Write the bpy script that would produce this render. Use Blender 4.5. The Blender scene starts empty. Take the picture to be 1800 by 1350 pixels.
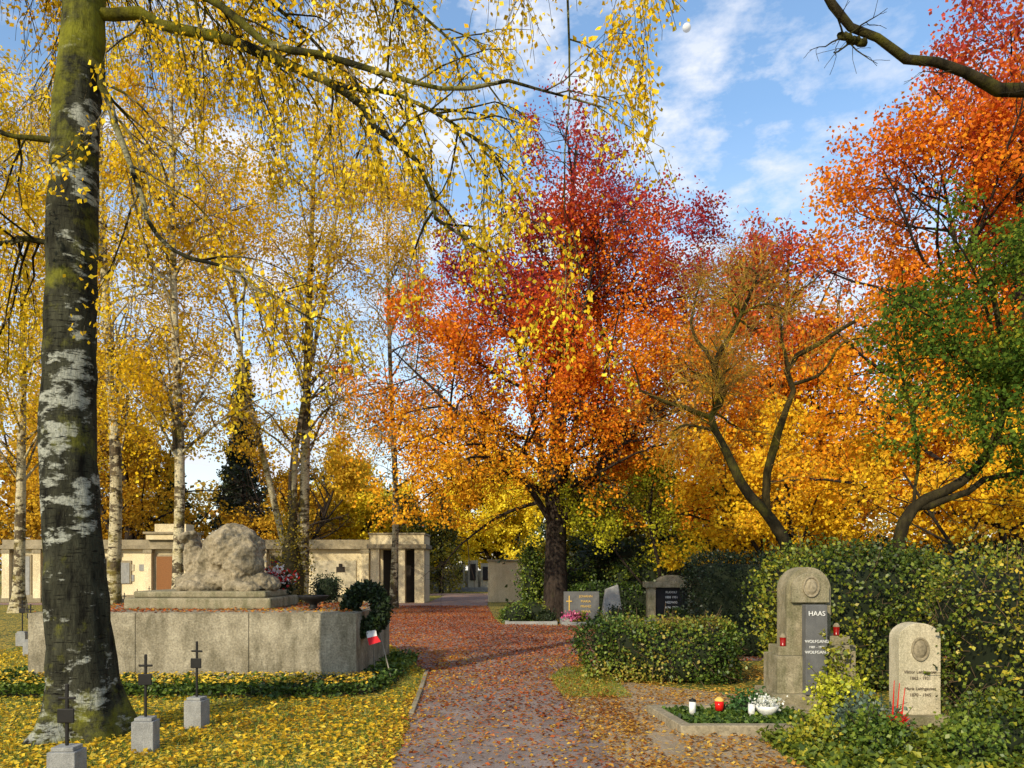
import bpy, math, numpy as np
from mathutils import Vector
R=math.radians
scene=bpy.context.scene
# ------------------------------------------------------------------ mesh builder
class MB:
    def __init__(s): s.V=[];s.F=[];s.C=[];s.M=[];s.n=0
    def add(s,v,f,c,m=0):
        v=np.asarray(v,float).reshape(-1,3); f=np.asarray(f,int).reshape(-1,4)
        c=np.asarray(c,float)
        if c.ndim==1: c=np.tile(c[:3],(len(v),1))
        s.V.append(v); s.F.append(f+s.n); s.C.append(c[:,:3]); s.M.append(np.full(len(f),m)); s.n+=len(v)
    def box(s,x0,x1,y0,y1,z0,z1,m=0,c=(1,1,1),ang=0,piv=None):
        v=np.array([[x,y,z] for z in (z0,z1) for y in (y0,y1) for x in (x0,x1)],float)
        if ang:
            p=np.array(piv if piv is not None else [(x0+x1)/2,(y0+y1)/2,0],float)
            ca,sa=math.cos(ang),math.sin(ang); w=v-p
            v=np.stack([w[:,0]*ca-w[:,1]*sa,w[:,0]*sa+w[:,1]*ca,w[:,2]],1)+p
        s.add(v,[[0,2,3,1],[4,5,7,6],[0,1,5,4],[2,6,7,3],[0,4,6,2],[1,3,7,5]],c,m)
    def build(s,name,mats,smooth=True,bevel=0,parent=None):
        V=np.concatenate(s.V);F=np.concatenate(s.F);C=np.concatenate(s.C);M=np.concatenate(s.M)
        me=bpy.data.meshes.new(name)
        me.vertices.add(len(V)); me.vertices.foreach_set("co",V.astype(np.float32).ravel())
        me.loops.add(4*len(F)); me.loops.foreach_set("vertex_index",F.astype(np.int32).ravel())
        me.polygons.add(len(F)); me.polygons.foreach_set("loop_start",np.arange(0,4*len(F),4,dtype=np.int32))
        me.polygons.foreach_set("material_index",M.astype(np.int32))
        me.polygons.foreach_set("use_smooth",np.full(len(F),bool(smooth)))
        me.update(calc_edges=True)
        a=me.attributes.new("col",'FLOAT_COLOR','POINT')
        a.data.foreach_set("color",np.concatenate([C,np.ones((len(C),1))],1).astype(np.float32).ravel())
        for m in mats: me.materials.append(m)
        o=bpy.data.objects.new(name,me); scene.collection.objects.link(o)
        if bevel:
            b=o.modifiers.new("bevel",'BEVEL'); b.width=bevel; b.segments=2; b.limit_method='ANGLE'
        if parent: o.parent=parent
        return o
def norm(a): return a/np.maximum(np.linalg.norm(a,axis=-1,keepdims=True),1e-9)
def sn(p,sc,seed=0):
    r=np.random.default_rng(seed+99); o=np.zeros(p.shape[:-1])
    for i in range(5):
        k=r.normal(size=3)*sc; o+=np.sin(p@k+r.uniform(0,6.28))
    return o/2.6
def pal(rng,pos,cols,sc=.8,seed=0,jit=.22,bright=.28,base=.5,amp=.35):
    cols=np.array(cols,float); n=len(cols)
    b=base(pos) if callable(base) else base
    u=np.clip(b+amp*sn(pos,sc,seed)*.6+rng.normal(size=len(pos))*jit,0,.9999)*(n-1)
    i=u.astype(int); f=(u-i)[:,None]; c=cols[i]*(1-f)+cols[np.minimum(i+1,n-1)]*f
    return c*(1+bright*rng.uniform(-1,1,(len(pos),1)))
def leaves(mb,pos,size,col,rng,m=1,hang=0.0,flat=None,w=.36):
    N=len(pos)
    if flat is None:
        d=rng.normal(size=(N,3)); d[:,2]-=hang; d=norm(d); s=norm(np.cross(d,rng.normal(size=(N,3))))
    else:
        a=rng.uniform(0,6.283,N); d=norm(np.stack([np.cos(a),np.sin(a),rng.normal(size=N)*flat],1))
        s=norm(np.stack([-np.sin(a),np.cos(a),rng.normal(size=N)*flat],1))
    nn=np.cross(d,s); z=(size*rng.uniform(.65,1.25,N))[:,None]
    cur=nn*z*rng.uniform(.0,.22,(N,1))
    v=np.stack([pos,pos+d*z*.45+s*z*w+cur,pos+d*z,pos+d*z*.45-s*z*w+cur],1).reshape(-1,3)
    mb.add(v,np.arange(4*N).reshape(N,4),np.repeat(col,4,axis=0),m)
def tubes(mb,pts,rad,sides,col,m=0,lump=0):
    M,n,_=pts.shape
    t=norm(np.gradient(pts,axis=1)); ov=norm(pts[:,-1]-pts[:,0])
    ref=np.where(np.abs(ov[:,2:3])>.8,np.array([[1.,0,0]]),np.array([[0,0,1.]]))
    u=norm(np.cross(t,ref[:,None,:])); w=np.cross(t,u)
    a=np.arange(sides)*2*np.pi/sides
    dr=(np.cos(a)[None,None,:,None]*u[:,:,None,:]+np.sin(a)[None,None,:,None]*w[:,:,None,:])
    ring=pts[:,:,None,:]+rad[:,:,None,None]*dr
    if lump:
        k=1+lump*sn(ring*np.array([1,1,.5]),7,3)+lump*.6*sn(ring,17,5)
        fl=np.exp(-np.maximum(pts[:,:,2],0)/.32)[:,:,None]*.22*(np.sin(a*5+1)+.5*np.sin(a*3))[None,None,:]
        ring=pts[:,:,None,:]+rad[:,:,None,None]*(k+fl)[...,None]*dr
    idx=np.arange(M*n*sides).reshape(M,n,sides)
    A=idx[:,:-1,:];B=idx[:,1:,:]
    f=np.stack([A,np.roll(A,-1,2),np.roll(B,-1,2),B],-1).reshape(-1,4)
    mb.add(ring.reshape(-1,3),f,col,m)
def resample(pts,n):
    p=np.array(pts,float); d=np.r_[0,np.cumsum(np.linalg.norm(np.diff(p,axis=0),axis=1))]
    N=len(p); P=np.vstack([2*p[0]-p[1],p,2*p[-1]-p[-2]])
    out=[]
    for s in np.linspace(0,d[-1],n):
        i=min(max(np.searchsorted(d,s)-1,0),N-2); t=(s-d[i])/max(d[i+1]-d[i],1e-9)
        a,b,c,e=P[i],P[i+1],P[i+2],P[i+3]
        out.append(.5*((2*b)+(-a+c)*t+(2*a-5*b+4*c-e)*t*t+(-a+3*b-3*c+e)*t**3))
    return np.array(out)
def spawn(rng,par,prad,k,t0,t1,L,ang,up,n,wob,grav,rmax,prof=None,zmin=-1,rend=.25):
    P,m,_=par.shape
    t=rng.uniform(t0,t1,(P,k)); x=t*(m-1); i=np.minimum(x.astype(int),m-2); f=(x-i); r=np.arange(P)[:,None]
    a=par[r,i]; b=par[r,i+1]; p=a*(1-f[...,None])+b*f[...,None]; d=norm(b-a)
    rad=prad[r,i]*(1-f)+prad[r,i+1]*f
    perp=norm(np.cross(d,rng.normal(size=d.shape)))
    an=R(ang)*rng.uniform(.7,1.3,(P,k,1))
    dr=norm(d*np.cos(an)+perp*np.sin(an)+np.array([0,0,up]))
    ln=L*rng.uniform(.6,1.15,(P,k))*(prof(t) if prof else (1-.5*t))
    p=p.reshape(-1,3);dr=dr.reshape(-1,3);ln=ln.ravel();rad=rad.ravel()
    ok=p[:,2]>zmin; p,dr,ln,rad=p[ok],dr[ok],ln[ok],rad[ok]
    out=[p]; st=(ln/(n-1))[:,None]
    for j in range(n-1):
        dr=norm(dr+wob*rng.normal(size=dr.shape)+np.array([0,0,grav])); out.append(out[-1]+dr*st)
    pts=np.stack(out,1); r0=np.minimum(rad*.75,rmax)
    rr=r0[:,None]*np.linspace(1,rend,n)[None]
    return pts,rr
def tree(name,stems,mats,seed,l1,l2,l3,lf,extra=(),bark=(1,1,1),n1=9,sides=(12,6,4,3),twigcol=None,l3r=.006,lump=.05,m=26,limbcol=None):
    rng=np.random.default_rng(seed); mb=MB(); tw=twigcol or bark
    S=[];SR=[]
    for pts,r0,r1 in stems:
        q=resample(pts,m); s=np.linspace(0,1,m); r=r0+(r1-r0)*s
        r=r*(1+.5*np.exp(-q[:,2]/.35)) if q[0,2]<.3 else r
        S.append(q);SR.append(r)
    S=np.stack(S);SR=np.stack(SR)
    tubes(mb,S,SR,sides[0],bark,lump=lump)
    A=[];AR=[]
    if l1:
        a,ar=spawn(rng,S,SR,n=n1,**l1); A.append(a);AR.append(ar)
    for pts,r0,r1 in extra:
        q=resample(pts,n1); q[1:-1]+=rng.normal(size=q[1:-1].shape)*min(r0*.3,.018)
        A.append(q[None]); AR.append(np.linspace(r0,r1,n1)[None]*rng.uniform(.87,1.13,(1,n1)))
    A=np.concatenate(A);AR=np.concatenate(AR)
    tubes(mb,A,AR,sides[1],limbcol or bark)
    B,BR=spawn(rng,A,AR,n=6,**l2); tubes(mb,B,BR,sides[2],tw)
    if l3:
        Cc,CR=spawn(rng,B,BR,n=5,**l3); th=(lf or {}).get('thin',1); tubes(mb,Cc[::th],np.maximum(CR,l3r*.4)[::th],sides[3],tw)
    else: Cc=B
    if lf:
        k=lf['k']
        def samp(T,k):
            P,n,_=T.shape; t=rng.uniform(.05,1,(P,k))*(n-1); i=np.minimum(t.astype(int),n-2); f=(t-i)[...,None]; r=np.arange(P)[:,None]
            return (T[r,i]*(1-f)+T[r,i+1]*f).reshape(-1,3)
        pos=samp(Cc,k)
        if lf.get('k2'): pos=np.concatenate([pos,samp(B,lf['k2'])])
        pos=pos+rng.normal(size=pos.shape)*lf['jit']
        keep=sn(pos,lf.get('gapsc',.9),seed+5)+rng.normal(size=len(pos))*.15>lf.get('gap',-9)
        pos=pos[keep]; pos=pos[pos[:,2]>lf.get('zmin',.5)]
        col=lf['col'](rng,pos)
        leaves(mb,pos,lf['size'],col,rng,1,lf.get('hang',.3),w=lf.get('w',.40))
    return mb.build(name,mats)
# ------------------------------------------------------------------ materials
def newmat(name):
    m=bpy.data.materials.new(name); m.use_nodes=True; nt=m.node_tree; nt.nodes.clear()
    return m,nt,nt.nodes,nt.links
def N(ns,t,**k):
    n=ns.new(t)
    for a,b in k.items():
        if a in('inp',):
            for i,v in b.items(): n.inputs[i].default_value=v
        else: setattr(n,a,b)
    return n
def ramp(ns,stops,interp='LINEAR'):
    r=ns.new('ShaderNodeValToRGB'); e=r.color_ramp.elements; r.color_ramp.interpolation=interp
    while len(e)<len(stops): e.new(.5)
    for i,(p,c) in enumerate(stops):
        e[i].position=p; e[i].color=(*c,1) if hasattr(c,'__len__') else (c,c,c,1)
    return r
def mixc(ns,ls,f,a,b,bt='MIX'):
    m=ns.new('ShaderNodeMix'); m.data_type='RGBA'; m.blend_type=bt
    for sock,v in ((m.inputs[0],f),(m.inputs[6],a),(m.inputs[7],b)):
        if hasattr(v,'is_output'): ls.new(v,sock)
        elif hasattr(v,'__len__'): sock.default_value=(*v,1)
        else: sock.default_value=v
    return m.outputs[2]
def noise(ns,ls,vec,scale,det=6,rough=.6,stretch=None):
    n=N(ns,'ShaderNodeTexNoise',inp={'Scale':scale,'Detail':det,'Roughness':rough})
    if stretch:
        mp=N(ns,'ShaderNodeMapping'); mp.inputs['Scale'].default_value=stretch; ls.new(vec,mp.inputs[0]); vec=mp.outputs[0]
    ls.new(vec,n.inputs['Vector']); return n.outputs['Fac']
def math2(ns,ls,op,a,b):
    n=N(ns,'ShaderNodeMath',operation=op)
    for i,v in enumerate((a,b)):
        if hasattr(v,'is_output'): ls.new(v,n.inputs[i])
        else: n.inputs[i].default_value=v
    return n.outputs[0]
def finish(m,ns,ls,col,rough=.85,bump=None,bs=.4,bd=.02,spec=.25):
    p=N(ns,'ShaderNodeBsdfPrincipled',inp={'Roughness':rough,'Specular IOR Level':spec})
    if hasattr(col,'is_output'): ls.new(col,p.inputs['Base Color'])
    else: p.inputs['Base Color'].default_value=(*col,1)
    if bump is not None:
        b=N(ns,'ShaderNodeBump',inp={'Strength':bs,'Distance':bd}); ls.new(bump,b.inputs['Height']); ls.new(b.outputs[0],p.inputs['Normal'])
    o=ns.new('ShaderNodeOutputMaterial'); ls.new(p.outputs[0],o.inputs[0]); return m
def leafmat(name,trans=.35,gloss=.04,rough=.4):
    m,nt,ns,ls=newmat(name)
    a=N(ns,'ShaderNodeAttribute',attribute_name='col')
    p=ns.new('ShaderNodeBsdfDiffuse'); ls.new(a.outputs['Color'],p.inputs[0])
    t=ns.new('ShaderNodeBsdfTranslucent'); ls.new(a.outputs['Color'],t.inputs[0])
    x=ns.new('ShaderNodeMixShader'); x.inputs[0].default_value=trans; ls.new(p.outputs[0],x.inputs[1]); ls.new(t.outputs[0],x.inputs[2])
    if gloss:
        g=N(ns,'ShaderNodeBsdfGlossy',inp={'Roughness':rough}); y=ns.new('ShaderNodeMixShader'); y.inputs[0].default_value=gloss
        ls.new(x.outputs[0],y.inputs[1]); ls.new(g.outputs[0],y.inputs[2]); x=y
    o=ns.new('ShaderNodeOutputMaterial'); ls.new(x.outputs[0],o.inputs[0]); return m
LEAF=leafmat('leaf',.42,0); HLEAF=leafmat('hedge_leaf',.25,.03,.45)
def barkmat(name,dark,light,moss,mossamt=.5,scale=8,birch=False,white=(.55,.52,.46),wt=.55,zmoss=None,ws=3.4):
    m,nt,ns,ls=newmat(name); tc=ns.new('ShaderNodeTexCoord').outputs['Object']
    n1=noise(ns,ls,tc,scale,8,.7,(1,1,.3)); r1=ramp(ns,[(.34,dark),(.68,light)]); ls.new(n1,r1.inputs[0]); c=r1.outputs[0]
    bump=n1
    if birch:
        n2=noise(ns,ls,tc,ws,10,.68,(1,1,2.0)); nl=noise(ns,ls,tc,.75,3,.5)
        s=math2(ns,ls,'ADD',n2,math2(ns,ls,'MULTIPLY',math2(ns,ls,'SUBTRACT',nl,.5),.55))
        r2=ramp(ns,[(wt,0.),(wt+.05,1.)]); ls.new(s,r2.inputs[0])
        n5=noise(ns,ls,tc,26,6,.8,(1,1,1.6)); r5=ramp(ns,[(.32,tuple(x*.35 for x in white)),(.62,white)]); ls.new(n5,r5.inputs[0])
        c=mixc(ns,ls,r2.outputs[0],c,r5.outputs[0])
        n4=noise(ns,ls,tc,8,4,.6,(1,1,10)); r4=ramp(ns,[(.58,0.),(.63,1.)]); ls.new(n4,r4.inputs[0])
        c=mixc(ns,ls,r4.outputs[0],c,dark)
    n3=noise(ns,ls,tc,1.7,8,.75)
    if zmoss:
        sp=ns.new('ShaderNodeSeparateXYZ'); ls.new(tc,sp.inputs[0]); mr=N(ns,'ShaderNodeMapRange',inp={1:zmoss[0],2:zmoss[1],3:0.,4:.13}); ls.new(sp.outputs[2],mr.inputs[0])
        mr2=N(ns,'ShaderNodeMapRange',inp={1:.7,2:.0,3:0.,4:.12}); ls.new(sp.outputs[2],mr2.inputs[0])
        n3=math2(ns,ls,'ADD',math2(ns,ls,'ADD',n3,mr.outputs[0]),mr2.outputs[0])
    r3=ramp(ns,[(.62-mossamt*.25,0.),(.80-mossamt*.25,.9)]); ls.new(n3,r3.inputs[0])
    c=mixc(ns,ls,r3.outputs[0],c,moss)
    a=N(ns,'ShaderNodeAttribute',attribute_name='col'); c=mixc(ns,ls,1.,c,a.outputs['Color'],'MULTIPLY')
    return finish(m,ns,ls,c,.95,bump,1.,.06,.1)
BARK_BIRCH=barkmat('birch_bark',(.007,.0065,.005),(.065,.065,.042),(.20,.20,.02),.32,9,True,(.44,.45,.38),wt=.535,zmoss=(4.0,6.5),ws=2.6)
BARK_BIRCH_FAR=barkmat('birch_bark_pale',(.03,.025,.02),(.16,.12,.07),(.24,.19,.03),.45,6,True,(.66,.58,.38),wt=.46)
BARK_DARK=barkmat('beech_bark',(.012,.009,.008),(.06,.045,.035),(.05,.05,.02),.2,10)
BARK_MOSS=barkmat('mossy_bark',(.010,.008,.005),(.05,.04,.02),(.09,.085,.012),.5,9)
def stonemat(name,a,b,stain=(.05,.05,.035),sc=3,amt=.5,bs=.5,grain=60,bd=.015,rough=.9):
    m,nt,ns,ls=newmat(name); tc=ns.new('ShaderNodeTexCoord').outputs['Object']
    n1=noise(ns,ls,tc,sc,8,.7); r1=ramp(ns,[(.3,a),(.7,b)]); ls.new(n1,r1.inputs[0])
    n2=noise(ns,ls,tc,sc*.6,10,.75,(1.6,1.6,.5)); r2=ramp(ns,[(.45,0.),(.72,amt)]); ls.new(n2,r2.inputs[0])
    c=mixc(ns,ls,r2.outputs[0],r1.outputs[0],stain)
    n3=noise(ns,ls,tc,grain,4,.7); r3=ramp(ns,[(.35,.55),(.65,1.25)]); ls.new(n3,r3.inputs[0])
    c=mixc(ns,ls,.8,c,r3.outputs[0],'MULTIPLY')
    ad=math2(ns,ls,'ADD',n1,math2(ns,ls,'MULTIPLY',n3,.5))
    return finish(m,ns,ls,c,rough,ad,bs,bd)
CONC=stonemat('weathered_concrete',(.21,.18,.12),(.46,.41,.30),(.07,.06,.03),3.4,.95,1.,38,.02)
STONE=stonemat('sculpture_stone',(.22,.18,.11),(.42,.35,.24),(.06,.055,.03),5,.85,1.,30,.03)
GRANITE=stonemat('grey_granite',(.22,.22,.21),(.36,.36,.34),(.1,.1,.09),8,.3,.3,140)
DGRANITE=stonemat('dark_granite',(.10,.10,.10),(.16,.16,.155),(.05,.05,.05),6,.3,.1,150,rough=.45)
BLACK=stonemat('black_polished_stone',(.015,.015,.016),(.025,.025,.027),(.02,.02,.02),4,.2,.05,80,rough=.3)
SAND=stonemat('mossy_sandstone',(.20,.17,.10),(.38,.33,.22),(.07,.08,.025),6,.85,.7,70)
CREAM=stonemat('cream_limestone',(.46,.40,.27),(.64,.57,.41),(.18,.17,.09),5,.6,.3,90)
PLASTER=stonemat('cream_plaster',(.66,.55,.33),(.80,.70,.48),(.24,.18,.09),.8,.6,.2,30)
COPING=stonemat('weathered_coping',(.22,.18,.11),(.40,.34,.23),(.06,.055,.04),1.5,.6,.4,30)
def flat(name,c,rough=.6,metal=0):
    m,nt,ns,ls=newmat(name); tc=ns.new('ShaderNodeTexCoord').outputs['Object']; n=noise(ns,ls,tc,25,4)
    r=ramp(ns,[(.3,tuple(x*.75 for x in c)),(.7,tuple(min(1,x*1.15) for x in c))]); ls.new(n,r.inputs[0])
    return finish(m,ns,ls,r.outputs[0],rough,n,.15,.005)
IRON=flat('black_iron',(.012,.011,.01),.6); SHADE_EMBLEM=flat('recess_shade_emblem',(.03,.025,.02),.9)  # second tone paints the shade of recesses; the emblem shares it
GOLD=flat('gold_letter',(.65,.42,.1),.4); WHITE=flat('white_letter',(.75,.75,.72),.5); BROWN=flat('brown_door',(.22,.09,.025),.6)
RED=flat('red_glass',(.25,.008,.006),.2); REDB=flat('bright_red_glass',(.6,.012,.008),.2); WHITEP=flat('white_glaze',(.75,.74,.7),.3); INK=flat('faded_letter',(.16,.13,.09),.8)
def attrmat(name,rough=.8):
    m,nt,ns,ls=newmat(name); a=N(ns,'ShaderNodeAttribute',attribute_name='col'); return finish(m,ns,ls,a.outputs['Color'],rough)
ATTR=attrmat('tinted'); 
def litter(name,basea,baseb,stops,cov,scale,covmap=None,bs=.6):
    m,nt,ns,ls=newmat(name); tc=ns.new('ShaderNodeTexCoord').outputs['Object']
    n1=noise(ns,ls,tc,2.2,9,.75); r1=ramp(ns,[(.35,basea),(.65,baseb)]); ls.new(n1,r1.inputs[0])
    ng=noise(ns,ls,tc,70,4,.8); rg=ramp(ns,[(.3,.45),(.7,1.4)]); ls.new(ng,rg.inputs[0])
    c=mixc(ns,ls,.9,r1.outputs[0],rg.outputs[0],'MULTIPLY')
    dn=N(ns,'ShaderNodeTexNoise',inp={'Scale':scale*1.1,'Detail':3.}); ls.new(tc,dn.inputs['Vector'])
    va=N(ns,'ShaderNodeVectorMath',operation='MULTIPLY_ADD'); ls.new(dn.outputs['Color'],va.inputs[0]); va.inputs[1].default_value=(.09,.09,.0); ls.new(tc,va.inputs[2])
    mk=None
    for q,(sc,th) in enumerate(((scale,.38),(scale*1.43,.42))):
        v=N(ns,'ShaderNodeTexVoronoi',inp={'Scale':sc,'Randomness':1.}); ls.new(va.outputs[0],v.inputs['Vector'])
        sp=ns.new('ShaderNodeSeparateColor'); ls.new(v.outputs['Color'],sp.inputs[0])
        rc=ramp(ns,stops); ls.new(sp.outputs[0],rc.inputs[0])
        n2=noise(ns,ls,tc,.9,5,.65); ma=N(ns,'ShaderNodeMath',operation='MULTIPLY_ADD',inp={1:1.6,2:cov-.8}); ls.new(n2,ma.inputs[0]); cv=ma.outputs[0]
        if covmap: cv=covmap(ns,ls,tc,cv)
        mu=math2(ns,ls,'MULTIPLY',math2(ns,ls,'LESS_THAN',sp.outputs[1],cv),math2(ns,ls,'LESS_THAN',v.outputs['Distance'],th))
        c=mixc(ns,ls,mu,c,rc.outputs[0]); mk=mu if mk is None else math2(ns,ls,'ADD',mk,mu)
    return finish(m,ns,ls,c,.85,math2(ns,ls,'ADD',mk,ng),bs,.010)
YL=[(0,(.62,.38,.03)),(.35,(.82,.55,.05)),(.6,(.52,.29,.03)),(.8,(.76,.57,.12)),(1,(.28,.13,.03))]
RL=[(0,(.36,.09,.03)),(.35,(.48,.14,.045)),(.6,(.24,.07,.03)),(.85,(.55,.27,.07)),(1,(.16,.06,.03))]
def ycov(ns,ls,tc,cv):
    s=ns.new('ShaderNodeSeparateXYZ'); ls.new(tc,s.inputs[0])
    mr=N(ns,'ShaderNodeMapRange',inp={1:6.,2:16.,3:-.30,4:.12}); ls.new(s.outputs[1],mr.inputs[0])
    return math2(ns,ls,'ADD',cv,mr.outputs[0])
GROUND=litter('leafy_grass',(.055,.075,.012),(.12,.13,.02),YL,.6,17)
PATH=litter('leafy_asphalt',(.15,.115,.10),(.31,.25,.22),RL,.42,19,ycov,.5)
VERGE=litter('leafy_gravel',(.24,.18,.11),(.42,.33,.22),[(0,(.55,.33,.06)),(.5,(.36,.17,.05)),(1,(.65,.46,.12))],.4,20)
SOIL=litter('soil',(.02,.018,.01),(.05,.04,.02),YL,.2,18)
# ------------------------------------------------------------------ world, sun, camera
SE,SR=28,211
w=bpy.data.worlds.new("World"); scene.world=w; w.use_nodes=True; nt=w.node_tree; ns=nt.nodes; ls=nt.links; ns.clear()
sky=N(ns,'ShaderNodeTexSky',sky_type='NISHITA',sun_disc=False,sun_elevation=R(SE),sun_rotation=R(SR),air_density=1.3,dust_density=.3,ozone_density=2.5)
hs=N(ns,'ShaderNodeHueSaturation',inp={'Saturation':1.12,'Value':1.55}); ls.new(sky.outputs[0],hs.inputs['Color'])
tc=ns.new('ShaderNodeTexCoord').outputs['Generated']
n1=noise(ns,ls,tc,9.5,12,.6,(1.0,.8,2.0)); r1=ramp(ns,[(.43,0.),(.62,1.)]); ls.new(n1,r1.inputs[0])
nb=noise(ns,ls,tc,2.5,3,.5); rb=ramp(ns,[(.36,.3),(.54,1.)]); ls.new(nb,rb.inputs[0])
cl=math2(ns,ls,'MULTIPLY',r1.outputs[0],rb.outputs[0])
sx=ns.new('ShaderNodeSeparateXYZ'); ls.new(tc,sx.inputs[0])
hz=ramp(ns,[(0.,.7),(.30,.34),(.5,.06)]); ls.new(sx.outputs[2],hz.inputs[0])
mx=math2(ns,ls,'MAXIMUM',cl,hz.outputs[0])
c=mixc(ns,ls,mx,hs.outputs[0],(6.2,6.5,7.2))
bg=N(ns,'ShaderNodeBackground',inp={'Strength':.15}); ls.new(c,bg.inputs[0]); o=ns.new('ShaderNodeOutputWorld'); ls.new(bg.outputs[0],o.inputs[0])
sd=Vector((math.sin(R(SR))*math.cos(R(SE)),math.cos(R(SR))*math.cos(R(SE)),math.sin(R(SE))))
L=bpy.data.lights.new('sun','SUN'); L.energy=5.0; L.angle=R(.55); L.color=(1,.87,.63)
lo=bpy.data.objects.new('sun',L); scene.collection.objects.link(lo); lo.rotation_euler=sd.to_track_quat('Z','Y').to_euler()
cam=bpy.data.cameras.new('camera'); co=bpy.data.objects.new('camera',cam); scene.collection.objects.link(co)
co.location=(0,0,1.6); co.rotation_euler=(R(90),0,0); cam.lens=27; cam.sensor_width=36; cam.shift_y=325/1800; cam.clip_end=6000; cam.clip_start=.05
scene.camera=co
scene.view_settings.view_transform='Standard'; scene.view_settings.look='None'; scene.view_settings.exposure=0
rng=np.random.default_rng(7)
bpy.ops.mesh.primitive_uv_sphere_add(segments=32,ring_count=16,radius=11,location=(455,2000,1411)); mo=bpy.context.object; mo.name='moon'
mo.data.materials.append(flat('moon_rock',(.6,.6,.58),.9)); bpy.ops.object.shade_smooth()
# ------------------------------------------------------------------ ground sheets
def sheet(name,pts,z,mat):
    me=bpy.data.meshes.new(name); me.from_pydata([(x,y,z) for x,y in pts],[],[tuple(range(len(pts)))]); me.materials.append(mat)
    o=bpy.data.objects.new(name,me); scene.collection.objects.link(o); return o
sheet('ground',[(-900,-900),(900,-900),(900,900),(-900,900)],0,GROUND)
PL=[(-.75,-6),(-.9,4),(-.96,6.2),(-1.10,8.5),(-1.3,11.7),(-1.75,13.6),(-2.9,17),(-4.3,22),(-5.3,28),(-7,33),(-26,34.2),(-26,36.2),(-4.0,36.4),(-4.0,46),(-30,47),(-30,50),(30,50),(30,47),(-1.3,46),(-1.1,34),(-.6,25),(-.35,22.2),(2.5,21.2),(30,20.7),(30,15.5),(12,14.2),(3,13.2),(1.4,12.7),(.8,12.3),(.55,11.2),(.66,9),(.74,7.7),(.91,6.2),(1.1,4),(1.4,-6)]
def wiggle(P):
    out=[]; n=len(P)
    for i in range(n):
        a=np.array(P[i]);b=np.array(P[(i+1)%n]); l=np.linalg.norm(b-a); k=max(1,int(l/.35)) if l<12 else 1
        for j in range(k):
            p=a+(b-a)*j/k; out.append((p[0]+.035*math.sin(p[1]*7+p[0]*3)+.02*math.sin(p[1]*19),p[1]+.03*math.sin(p[0]*8)))
    return out
sheet('asphalt_path',wiggle(PL),.008,PATH)
sheet('gravel_verge',wiggle([(.60,3),(3.8,3),(3.6,7.0),(3.2,8.6),(3.0,9.6),(1.25,11.2),(.9,12.3),(.5,11.6),(.5,9)]),.004,VERGE)
def inpoly(x,y,P):
    c=np.zeros(len(x),bool); n=len(P)
    for i in range(n):
        x1,y1=P[i];x2,y2=P[(i+1)%n]
        k=((y1>y)!=(y2>y))&(x<(x2-x1)*(y-y1)/((y2-y1)+1e-12)+x1); c^=k
    return c
mb=MB()
for (a,b) in (((-1.10,8.4),(-1.2,10.1)),((-1.2,10.1),(-1.32,11.9))):
    an=math.atan2(b[0]-a[0],b[1]-a[1]); l=math.hypot(b[0]-a[0],b[1]-a[1])
    mb.box(a[0]-.03,a[0]+.03,a[1],a[1]+l-.01,-.05,.035,0,(.7,.7,.7),-an,(a[0],a[1],0))
mb.build('path_kerb',[COPING],False,.01)
YC=[(.34,.16,.02),(.68,.42,.03),(.84,.57,.04),(.86,.66,.10)]
RC=[(.14,.05,.025),(.36,.085,.03),(.52,.14,.04),(.62,.30,.07)]
def scatter(n,x0,x1,y0,y1,bias=1.):
    u=rng.uniform(0,1,n)**bias
    return rng.uniform(x0,x1,n),y0+(y1-y0)*u
BLK=(-6.65,-2.14,10.55,13.4)
mb=MB()
x,y=scatter(60000,-10,-.8,4.6,21,1.7); p=np.stack([x,y,rng.uniform(.008,.035,len(x))],1)
k=~inpoly(x,y,PL)&~((x>BLK[0]-.2)&(x<BLK[1]+.5)&(y>9.5)&(y<13.5)); k&=(sn(p,1.3,3)+rng.normal(size=len(x))*.6>-.8); p=p[k]
leaves(mb,p,.052,pal(rng,p,YC,1,1,.3,base=.6),rng,0,flat=.35)
x,y=scatter(120000,-7,8,5,33,1.0); p=np.stack([x,y,rng.uniform(.012,.03,len(x))],1)
k=inpoly(x,y,PL); p=p[k]; d=np.clip((p[:,1]-5.5)/6.5,.2,1); cen=np.abs(np.sin((p[:,0]+.1)*2.4)); 
k=rng.uniform(size=len(p))<d*(1.0-.45*cen*(p[:,1]<14)); p=p[k]; leaves(mb,p,.055,pal(rng,p,RC,1,2,.3,base=.5),rng,0,flat=.3)
x,y=scatter(16000,-1.3,1.3,4.6,14,1.2); p=np.stack([x,y,rng.uniform(.012,.025,len(x))],1); e=np.abs(x+.15)/1.0
k=rng.uniform(size=len(p))<.2+.5*e**2; p=p[k]; leaves(mb,p,.042,pal(rng,p,[(.2,.06,.02),(.45,.2,.04),(.7,.45,.06)],1,2,.35),rng,0,flat=.3)
x,y=scatter(12000,.5,4.2,4.6,12.5,1.3); p=np.stack([x,y,rng.uniform(.01,.03,len(x))],1); p=p[~inpoly(x,y,PL)&(sn(p,2,8)>-.6)]; leaves(mb,p,.045,pal(rng,p,[(.25,.1,.03),(.55,.28,.05),(.76,.52,.1)],1,2,.35),rng,0,flat=.3)
mb.build('fallen_leaves',[LEAF],False)
mb=MB(); x,y=scatter(70000,-10,-.75,4.6,17,1.7); p=np.stack([x,y,np.zeros(len(x))],1)
x2,y2=scatter(6000,.5,1.5,9.5,12.3); p=np.concatenate([p,np.stack([x2,y2,0*x2],1)]); x=p[:,0];y=p[:,1]
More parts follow.
